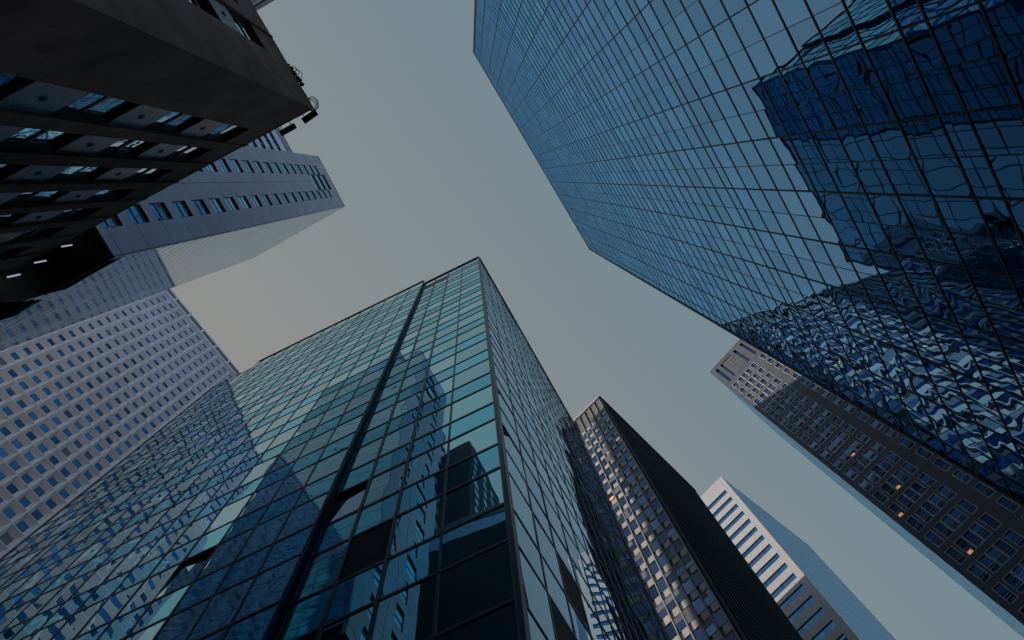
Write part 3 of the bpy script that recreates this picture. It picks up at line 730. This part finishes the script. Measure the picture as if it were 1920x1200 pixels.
# ------------------------------------------------------------------ 6. black finned tower (bottom centre right)
def black_tower():
    root = thing('finned_tower', 'tower with beige panelled front and black finned side, right of the teal tower', 'skyscraper')
    F = Face(-134.38, 47.06, (.195, -.33)); G = Face(-45.33, 11.882, (.195, -.33))
    top = 127.0
    sF0 = 12.85; sG0 = G.t.dot(Vector((24.78, 41.97, 0))); LF, LG = 40.05, 28.7
    c, a, b = F.xy(sF0, -.3), F.xy(sF0 + LF, -.3), G.xy(sG0 + LG, -.3)
    far = (a[0] + b[0] - c[0], a[1] + b[1] - c[1])
    mb = MB(); mb.prism([c, a, far, b], 0.02, EYE + top - .5, 'office_core', 'roof'); mb.build('building_core', root)
    fl = 3.42; pitch = 1.335
    for (FF, s0, L, sgn, side) in ((F, sF0, LF, 1, False), (G, sG0, LG, 1, True)):
        P = FF.P; n = int(round(L / pitch)) if not side else int(round((L - .7) / 1.273))
        pt = pitch if not side else 1.273
        st = s0 if not side else s0 + .7
        cells = []; pan = []; vents = []
        for i in range(n):
            a, b = st + i * pt, st + (i + 1) * pt
            for r in range(34):
                t = 119.28 - r * fl          # panel top
                if t - fl < 0: continue
                pan.append((shown_area([P(a, t), P(b, t), P(b, t - 1.15), P(a, t - 1.15)]), (a, b, t - 1.15, t)))
                cells.append((shown_area([P(a, t - 1.15), P(b, t - 1.15), P(b, t - fl), P(a, t - fl)]), (a, b, t - fl, t - 1.15)))
        def fw(mb, a, b, c, d):
            t = random.gauss(0, .003)
            mb.quad([P(a, c, -.10 + t), P(b, c, -.10), P(b, d, -.10 - t), P(a, d, -.10)], 'office_glass')
            x = random.random()
            if x < .42:   # blind drawn some way
                k = random.choice((.25, .4, .4, .6, .95)); x0 = a + (.42 * (b - a) if random.random() < .5 else .08)
                mb.quad([P(x0, d - (d - c) * k, -.08), P(b - .08, d - (d - c) * k, -.08), P(b - .08, d, -.08), P(x0, d, -.08)], 'blind')
            elif x < .43:
                mb.quad([P(a + .3, c + .5, -.08), P(b - .3, c + .5, -.08), P(b - .3, c + 1.2, -.08), P(a + .3, c + 1.2, -.08)], 'lit_room')
        def fp(mb, a, b, c, d):
            w = (b - a)
            mb.box(FF, a + .08, b - .32 * w, c, d, -.14, 0.0, 'beige_panel')
            mb.box(FF, b - .32 * w, b - .06, c + .05, d, -.14, -.08, 'black_metal')
            mb.box(FF, a + .05, b - .05, d, d + .05, -.14, 0.03, 'bronze_fin')
        many(root, 'window', cells, fw, 60 if not side else 40)
        many(root, 'spandrel_panel', pan, fp, 60 if not side else 40)
        for i in range(n + 1):
            s = st + i * pt
            mb = MB()
            if not side:
                mb.box(FF, s - .055, s + .055, 0, top - 1, -.14, .13, 'sunlit_fin')
                mb.box(FF, s + .056, s + .115, 0, top - 1, -.14, .05, 'bronze_fin')  # dark strip painted as the fin's shaded side
            else:
                mb.box(FF, s - .06, s + .06, 0, top - .6, -.14, .24, 'bronze_fin'); mb.box(FF, s - .045, s + .045, 0, top - .6, .241, .262, 'fin_edge')
            mb.build('fin', root)
        if side:
            mb = MB(); mb.box(FF, s0 - .02, s0 + .64, 0, top - .02, -.2, .2, 'bronze_fin'); mb.build('corner_pier', root)
            mb = MB(); mb.box(FF, s0 + .66, s0 + L, 119.3, top - .6, -.2, -.05, 'bronze_fin'); mb.build('mechanical_band', root)
        else:
            for i in range(n):
                a, b = st + i * pt, st + (i + 1) * pt
                mb = MB(); mb.box(FF, a + .06, b - .5, 119.33, 126.2, -.2, -.03, 'mech_grey'); mb.box(FF, b - .5, b - .12, 119.8, 126.0, -.3, -.28, 'black_metal')
                mb.box(FF, b - .5, b - .12, 126.0, 126.2, -.2, -.04, 'mech_grey'); mb.box(FF, b - .5, b - .12, 119.33, 119.8, -.2, -.04, 'mech_grey')
                mb.build('mechanical_louvre', root)
    mb = MB(); mb.box(F, sF0 - .05, sF0 + LF, 126.25, top, -.5, .22, 'beige_panel'); mb.build('parapet', root)
    mb = MB(); mb.box(G, sG0, sG0 + LG, 126.3, top - .05, -.5, .40, 'blue_metal'); mb.build('parapet', root)
black_tower()

# ------------------------------------------------------------------ 7. white tower with ribbon windows (bottom right)
def white_tower():
    root = thing('white_tower', 'white tower with blue ribbon windows behind the black finned side', 'skyscraper')
    X = Vector((65.19, 76.73, 0))
    F = Face(-132.4, 99.88, (.3975, -.468)); G = Face(-39.02, 18.57, (.3975, -.468)); sF = F.t.dot(X); sG = G.t.dot(X)
    top = 164.0; LF, LG = 34.0, 32.7
    c, a, b = F.xy(sF, -.35), F.xy(sF + LF, -.35), G.xy(sG + LG, -.35)
    far = (a[0] + b[0] - c[0], a[1] + b[1] - c[1])
    mb = MB(); mb.prism([c, a, far, b], 0.02, EYE + top - .5, 'office_core', 'roof'); mb.build('building_core', root)
    P = F.P; pt = 3.753
    wall = MB(); lo = 0.0
    bands = []
    k = 0
    while 158.35 - k * pt - 1.62 > 0: bands.append((158.35 - k * pt - 1.62, 158.35 - k * pt)); k += 1
    bands.reverse()
    uvq = lambda a, b, c, d: [(a, c), (b, c), (b, d), (a, d)]
    def R(a, b, c, d): wall.quad([P(a, c), P(b, c), P(b, d), P(a, d)], 'white_wall', uvq(a, b, c, d))
    x0, x1, x2 = sF, sF + 1.45, sF + LF
    R(x0, x1, 0, top)
    for (a, b) in bands: R(x1, x2, lo, a); lo = b
    R(x1, x2, lo, top)
    wall.quad([P(x0, top), P(x2, top), P(x2, top, -.6), P(x0, top, -.6)], 'white_wall')
    wall.build('clad_wall', root)
    for (a, b) in bands:
        mb = MB(); rec = -.22
        mb.quad([P(x1, b, rec), P(x2, b, rec), P(x2, b), P(x1, b)], 'white_wall'); mb.quad([P(x1, a), P(x2, a), P(x2, a, rec), P(x1, a, rec)], 'white_wall')
        mb.quad([P(x1, a), P(x1, a, rec), P(x1, b, rec), P(x1, b)], 'white_wall')
        s = x1
        while s < x2 - .1:
            e = min(s + 1.3, x2)
            mb.quad([P(s, a, rec), P(e, a, rec), P(e, b, rec), P(s, b, rec)], 'white_band')
            mb.box(F, e - .03, e + .03, a, b, rec - .02, rec + .05, 'slate_metal')
            s += 1.3
        mb.build('ribbon_window', root)
    Q = G.P; n = 0; h = 0
    mb = MB()
    while h < top - .4:
        mb.quad([Q(sG, h + .3), Q(sG + LG, h + .3), Q(sG + LG, h + 1.25), Q(sG, h + 1.25)], 'pale_blue_glass')
        mb.quad([Q(sG, h + 1.3), Q(sG + LG, h + 1.3), Q(sG + LG, h + 2.2), Q(sG, h + 2.2)], 'pale_blue_glass')
        h += 1.95 + .3
    mb.build('side_glazing', root)
    for i in range(int(top / 2.25) + 1):
        mb = MB(); mb.box(G, sG, sG + LG, i * 2.25 - .1, i * 2.25 + .26, -.2, .03, 'pale_rib'); mb.build('floor_band', root)
    mb = MB(); mb.box(G, sG, sG + .45, 0, top, -.3, .03, 'white_wall'); mb.build('corner_strip', root)
white_tower()

# ------------------------------------------------------------------ 8. tan apartment tower (lower right)
def tan_tower():
    root = thing('apartment_tower', 'long dark apartment tower at lower right, pale framed windows, sunlit top', 'skyscraper')
    F = Face(49.19, 65.0, (.3687, -.2937))
    top = 138.0; P = F.P
    x0, x1 = 2.58, 17.2; D = 20.0
    mb = MB(); mb.prism([F.xy(x0 + .4, -.5), F.xy(x1 - .3, -.5), F.xy(x1 - .3, -D), F.xy(x0 + .9, -D)], 0.02, EYE + top - .6, 'office_core', 'roof'); mb.build('building_core', root)
    fl = 3.43
    units = [3.26, 4.66, 5.785, 6.91, 8.33, 10.9, 12.1, 14.5]; w = 1.06
    rows = []
    k = -19
    h = 61.5 + 19 * fl
    while h - 2.5 > 0: rows.append((h - 2.5, h)); h -= fl
    rows.reverse()
    wall = MB(); uvq = lambda a, b, c, d: [(a, c), (b, c), (b, d), (a, d)]
    def R(a, b, c, d):
        if b - a > .002 and d - c > .002: wall.quad([P(a, c), P(b, c), P(b, d), P(a, d)], 'tan_stone', uvq(a, b, c, d))
    slots = [(3.5, 4.15), (4.93, 5.46), (8.90, 9.50), (10.85, 11.45), (14.6, 15.2)]
    s_lo, s_hi = 128.5, 136.6
    xs = sorted([x0, x1] + [v for u in units for v in (u, u + w)])
    for i in range(0, len(xs) - 1):
        a, b = xs[i], xs[i + 1]
        is_win = any(abs(a - u) < 1e-6 for u in units)
        if not is_win: R(a, b, 0, 127.6)
        else:
            lo = 0.0
            for (c, d) in rows: R(a, b, lo, c); lo = d
            R(a, b, lo, 127.6)
    R(x0, x1, 127.6, s_lo); R(x0, x1, s_hi, top)
    e = x0
    for (a, b) in slots + [(x1, x1)]:
        if abs(a - 8.90) < .01:
            R(e, 5.62, s_lo, s_hi); R(8.05, a, s_lo, s_hi)
        else: R(e, a, s_lo, s_hi)
        e = b
    wall.box(F, x0, x1, top - .25, top, -.6, .05, 'tan_stone')
    wall.build('stone_wall', root)
    for (a, b) in slots:
        mb = MB(); mb.quad([P(a, s_lo, -.4), P(b, s_lo, -.4), P(b, s_hi, -.4), P(a, s_hi, -.4)], 'office_glass')
        mb.quad([P(a, s_hi, -.4), P(b, s_hi, -.4), P(b, s_hi), P(a, s_hi)], 'black_metal')
        for x in (a, b): mb.quad([P(x, s_lo), P(x, s_lo, -.4), P(x, s_hi, -.4), P(x, s_hi)], 'tan_stone', uvq(0, .4, s_lo, s_hi))
        mb.build('crown_opening', root)
    mb = MB(); mb.quad([P(5.62, s_lo, -.12), P(8.05, s_lo, -.12), P(8.05, s_hi, -.12), P(5.62, s_hi, -.12)], 'mech_grey')
    mb.box(F, 5.62, 8.05, s_hi - .35, s_hi, -.3, -.02, 'black_metal')
    for x in (6.42, 7.24): mb.box(F, x - .03, x + .03, s_lo, s_hi - .36, -.12, -.05, 'black_metal')
    for r in range(5):
        for x in (5.72, 6.54, 7.36): mb.box(F, x, x + .6, s_lo + .3 + r * 1.45, s_lo + 1.3 + r * 1.45, -.12, -.08, 'tan_stone')
    mb.build('crown_screen', root)
    cells = []
    for u in units:
        for (c, d) in rows: cells.append((shown_area([P(u, c), P(u + w, c), P(u + w, d), P(u, d)]), (u, c, d)))
    cells.sort(key=lambda q: -q[0])
    lit = {}
    def frame(mb, u, c, d):
        a, b, r = u, u + w, -.10
        mb.quad([P(a, c, r - .05), P(b, c, r - .05), P(b, d, r - .05), P(a, d, r - .05)], 'frame_black')
        mb.quad([P(a, d, r - .05), P(b, d, r - .05), P(b, d), P(a, d)], 'tan_stone', uvq(0, w, 0, .15))
        mb.quad([P(a, c), P(a, c, r), P(a, d, r), P(a, d)], 'tan_stone', uvq(0, .1, c, d)); mb.quad([P(b, c, r), P(b, c), P(b, d), P(b, d, r)], 'tan_stone', uvq(0, .1, c, d))
        t = .07
        mb.box(F, a, a + t, c, d, r - .05, .015, 'pale_frame'); mb.box(F, b - t, b, c, d, r - .05, .015, 'pale_frame')
        mb.box(F, a + t, b - t, d - t, d, r - .05, .012, 'pale_frame'); mb.box(F, a + t, b - t, c, c + t, r - .05, .012, 'pale_frame')
        for k in (.40, .27): mb.box(F, a + t, b - t, c + (d - c) * k - .022, c + (d - c) * k + .022, r - .05, -.02, 'pale_frame')
    def pane(mb, u, c, d):
        a, b, r = u, u + w, -.125; t = random.gauss(0, .004)
        for (k0, k1) in ((0, .27), (.27, .40), (.40, 1)):
            mb.quad([P(a, c + (d - c) * k0, r + t), P(b, c + (d - c) * k0, r), P(b, c + (d - c) * k1, r - t), P(a, c + (d - c) * k1, r)], 'tan_glass')
        x = random.random()
        if x < .22: mb.quad([P(a, d - (d - c) * .45, r + .02), P(b, d - (d - c) * .45, r + .02), P(b, d, r + .02), P(a, d, r + .02)], 'office_glass')
        if 35 < d < 125 and random.random() < .03:
            mb.quad([P(a + .05, c + .06, r + .02), P(a + .62, c + .06, r + .02), P(a + .62, c + (d - c) * .25, r + .02), P(a + .05, c + (d - c) * .25, r + .02)], 'lit_room')
    for _, args in cells[:100]:
        mb = MB(); frame(mb, *args); o = mb.build('window', root)
        mb = MB(); pane(mb, *args); mb.build('pane', o)
    mb = MB()
    for _, args in cells[100:]: frame(mb, *args); pane(mb, *args)
    o = mb.build('window', root); o['kind'] = 'stuff'
    # side wall facing the sun side: stone strip then glass
    mb = MB()
    a = F.P(x0, 0, 0); nrm = F.n
    sk = Vector((math.cos(math.radians(-42.3)), -math.sin(math.radians(-42.3)), 0))   # the side wall is a little out of square
    def S(d, h): return F.P(x0, h) + sk * d
    mb.quad([S(0, 0), S(0, top), S(.9, top), S(.9, 0)], 'tan_stone', [(0, 0), (0, top), (.9, top), (.9, 0)])
    mb.build('side_pier', root)
    mb = MB()
    for i in range(int(top / fl)):
        for j in range(12):
            d0 = .9 + j * 1.6; d1 = d0 + 1.52
            mb.quad([S(d0, i * fl + .25), S(d0, (i + 1) * fl - .25), S(d1, (i + 1) * fl - .25), S(d1, i * fl + .25)], 'pale_blue_glass')
    mb.quad([S(.9, 0), S(.9, top), S(D, top), S(D, 0)], 'white_leaf')
    for v in range(len(mb.v) - 4, len(mb.v)):
        p = Vector(mb.v[v]) + F.t * .03; mb.v[v] = tuple(p)
    mb.build('side_glazing', root)
tan_tower()

# ------------------------------------------------------------------ 9. towers mostly hidden behind the brown roof
def hidden_towers():
    # pinkish tower behind the lilac one
    root = thing('stone_tower', 'sliver of pale pinkish tower between the brown roof and the lilac tower', 'skyscraper')
    F = Face(116.16, 30.05, (-.21, .05))
    top = 146.5; s0, s1 = 12.5, 34
    mb = MB(); mb.prism(foot(F, s0, s1, 16, .2), 0.02, EYE + top - .4, 'precast', 'roof'); mb.build('building_core', root)
    P = F.P
    mb = MB(); mb.box(F, s0, s1, top - 4.1, top, -.3, .05, 'pink_stone'); mb.build('parapet', root)
    mb = MB(); mb.box(F, s0, s1, top - 8.2, top - 4.2, -.25, -.02, 'lilac_panel'); mb.build('spandrel_band', root)
    h = top - 8.8
    while h > 60:
        mb = MB(); mb.box(F, s0, s1, h, h + .4, -.2, .05, 'pink_stone'); mb.build('sill_band', root)
        mb = MB(); s = s0
        while s < s1:
            mb.quad([P(s + .05, h - 2.2, -.15), P(s + 1.2, h - 2.2, -.15), P(s + 1.2, h, -.15), P(s + .05, h, -.15)], 'tan_glass'); s += 1.3
        mb.build('window_band', root)
        mb = MB(); mb.box(F, s0, s1, h - 4.6, h - 2.3, -.2, .0, 'lilac_panel'); mb.build('spandrel_band', root)
        h -= 5.0
    # grey edge at the very top of the picture
    root = thing('metal_tower', 'corner of a grey metal roofed tower showing above the brown wall at the top edge', 'skyscraper')
    a, b = Vector((-28.41, -22.2, 0)), Vector((-26.22, -23.43, 0)); d = (b - a).normalized(); a2 = a - d * 18; b2 = b + d * 6
    s = Vector((d.y, -d.x, 0)); 
    if s.dot(-a) > 0: s = -s
    mb = MB(); mb.prism([(a2.x, a2.y), (b2.x, b2.y), ((b2 + s * 14).x, (b2 + s * 14).y), ((a2 + s * 14).x, (a2 + s * 14).y)], 0.02, EYE + 98.4, 'hid_wall', 'roof'); mb.build('building_core', root)
    for (z0, z1, o, key) in ((98.4, 100, .25, 'slate_metal'), (97.2, 98.2, .12, 'precast'), (95.5, 97.0, .2, 'slate_metal'), (92, 95.3, .1, 'lilac_panel')):
        f = -s * o
        mb = MB(); mb.prism([((a2 + f).x, (a2 + f).y), ((b2 + f).x, (b2 + f).y), ((b2 + s * .5).x, (b2 + s * .5).y), ((a2 + s * .5).x, (a2 + s * .5).y)], EYE + z0, EYE + z1, key); mb.build('cornice', root)
    # dark tower hidden behind the brown building; seen only as a reflection
    root = thing('brick_tower', 'dark brick tower mirrored low in the teal glass, hidden behind the brown building', 'skyscraper')
    cx, cy, H = -36.0, -19.4, 135.0
    ta = math.radians(-154.3); u = Vector((math.cos(ta), -math.sin(ta), 0)); v = Vector((-u.y, u.x, 0))
    if v.dot(Vector((1, 0, 0))) < 0 and v.y < 0: pass
    v = Vector((math.cos(math.radians(116)), -math.sin(math.radians(116)), 0))
    c = Vector((cx, cy, 0)); p = [c, c + u * 9, c + u * 9 + v * 14, c + v * 14]
    mb = MB(); mb.prism([(q.x, q.y) for q in p], 0.02, EYE + H, 'hid_wall', 'roof'); mb.build('brick_wall', root)
    nrm = Vector((v.y, -v.x, 0)); 
    if nrm.dot(u) > 0: nrm = -nrm
    for col in (2.0, 6.0, 9.5):
        for r in range(22):
            z = EYE + H - 4 - r * 3.4
            a = c + v * col + nrm * .05; b = c + v * (col + 1.5) + nrm * .05
            mb = MB(); mb.quad([(a.x, a.y, z - 2), (b.x, b.y, z - 2), (b.x, b.y, z), (a.x, a.y, z)], 'lilac_glass'); mb.build('window', root)
hidden_towers()
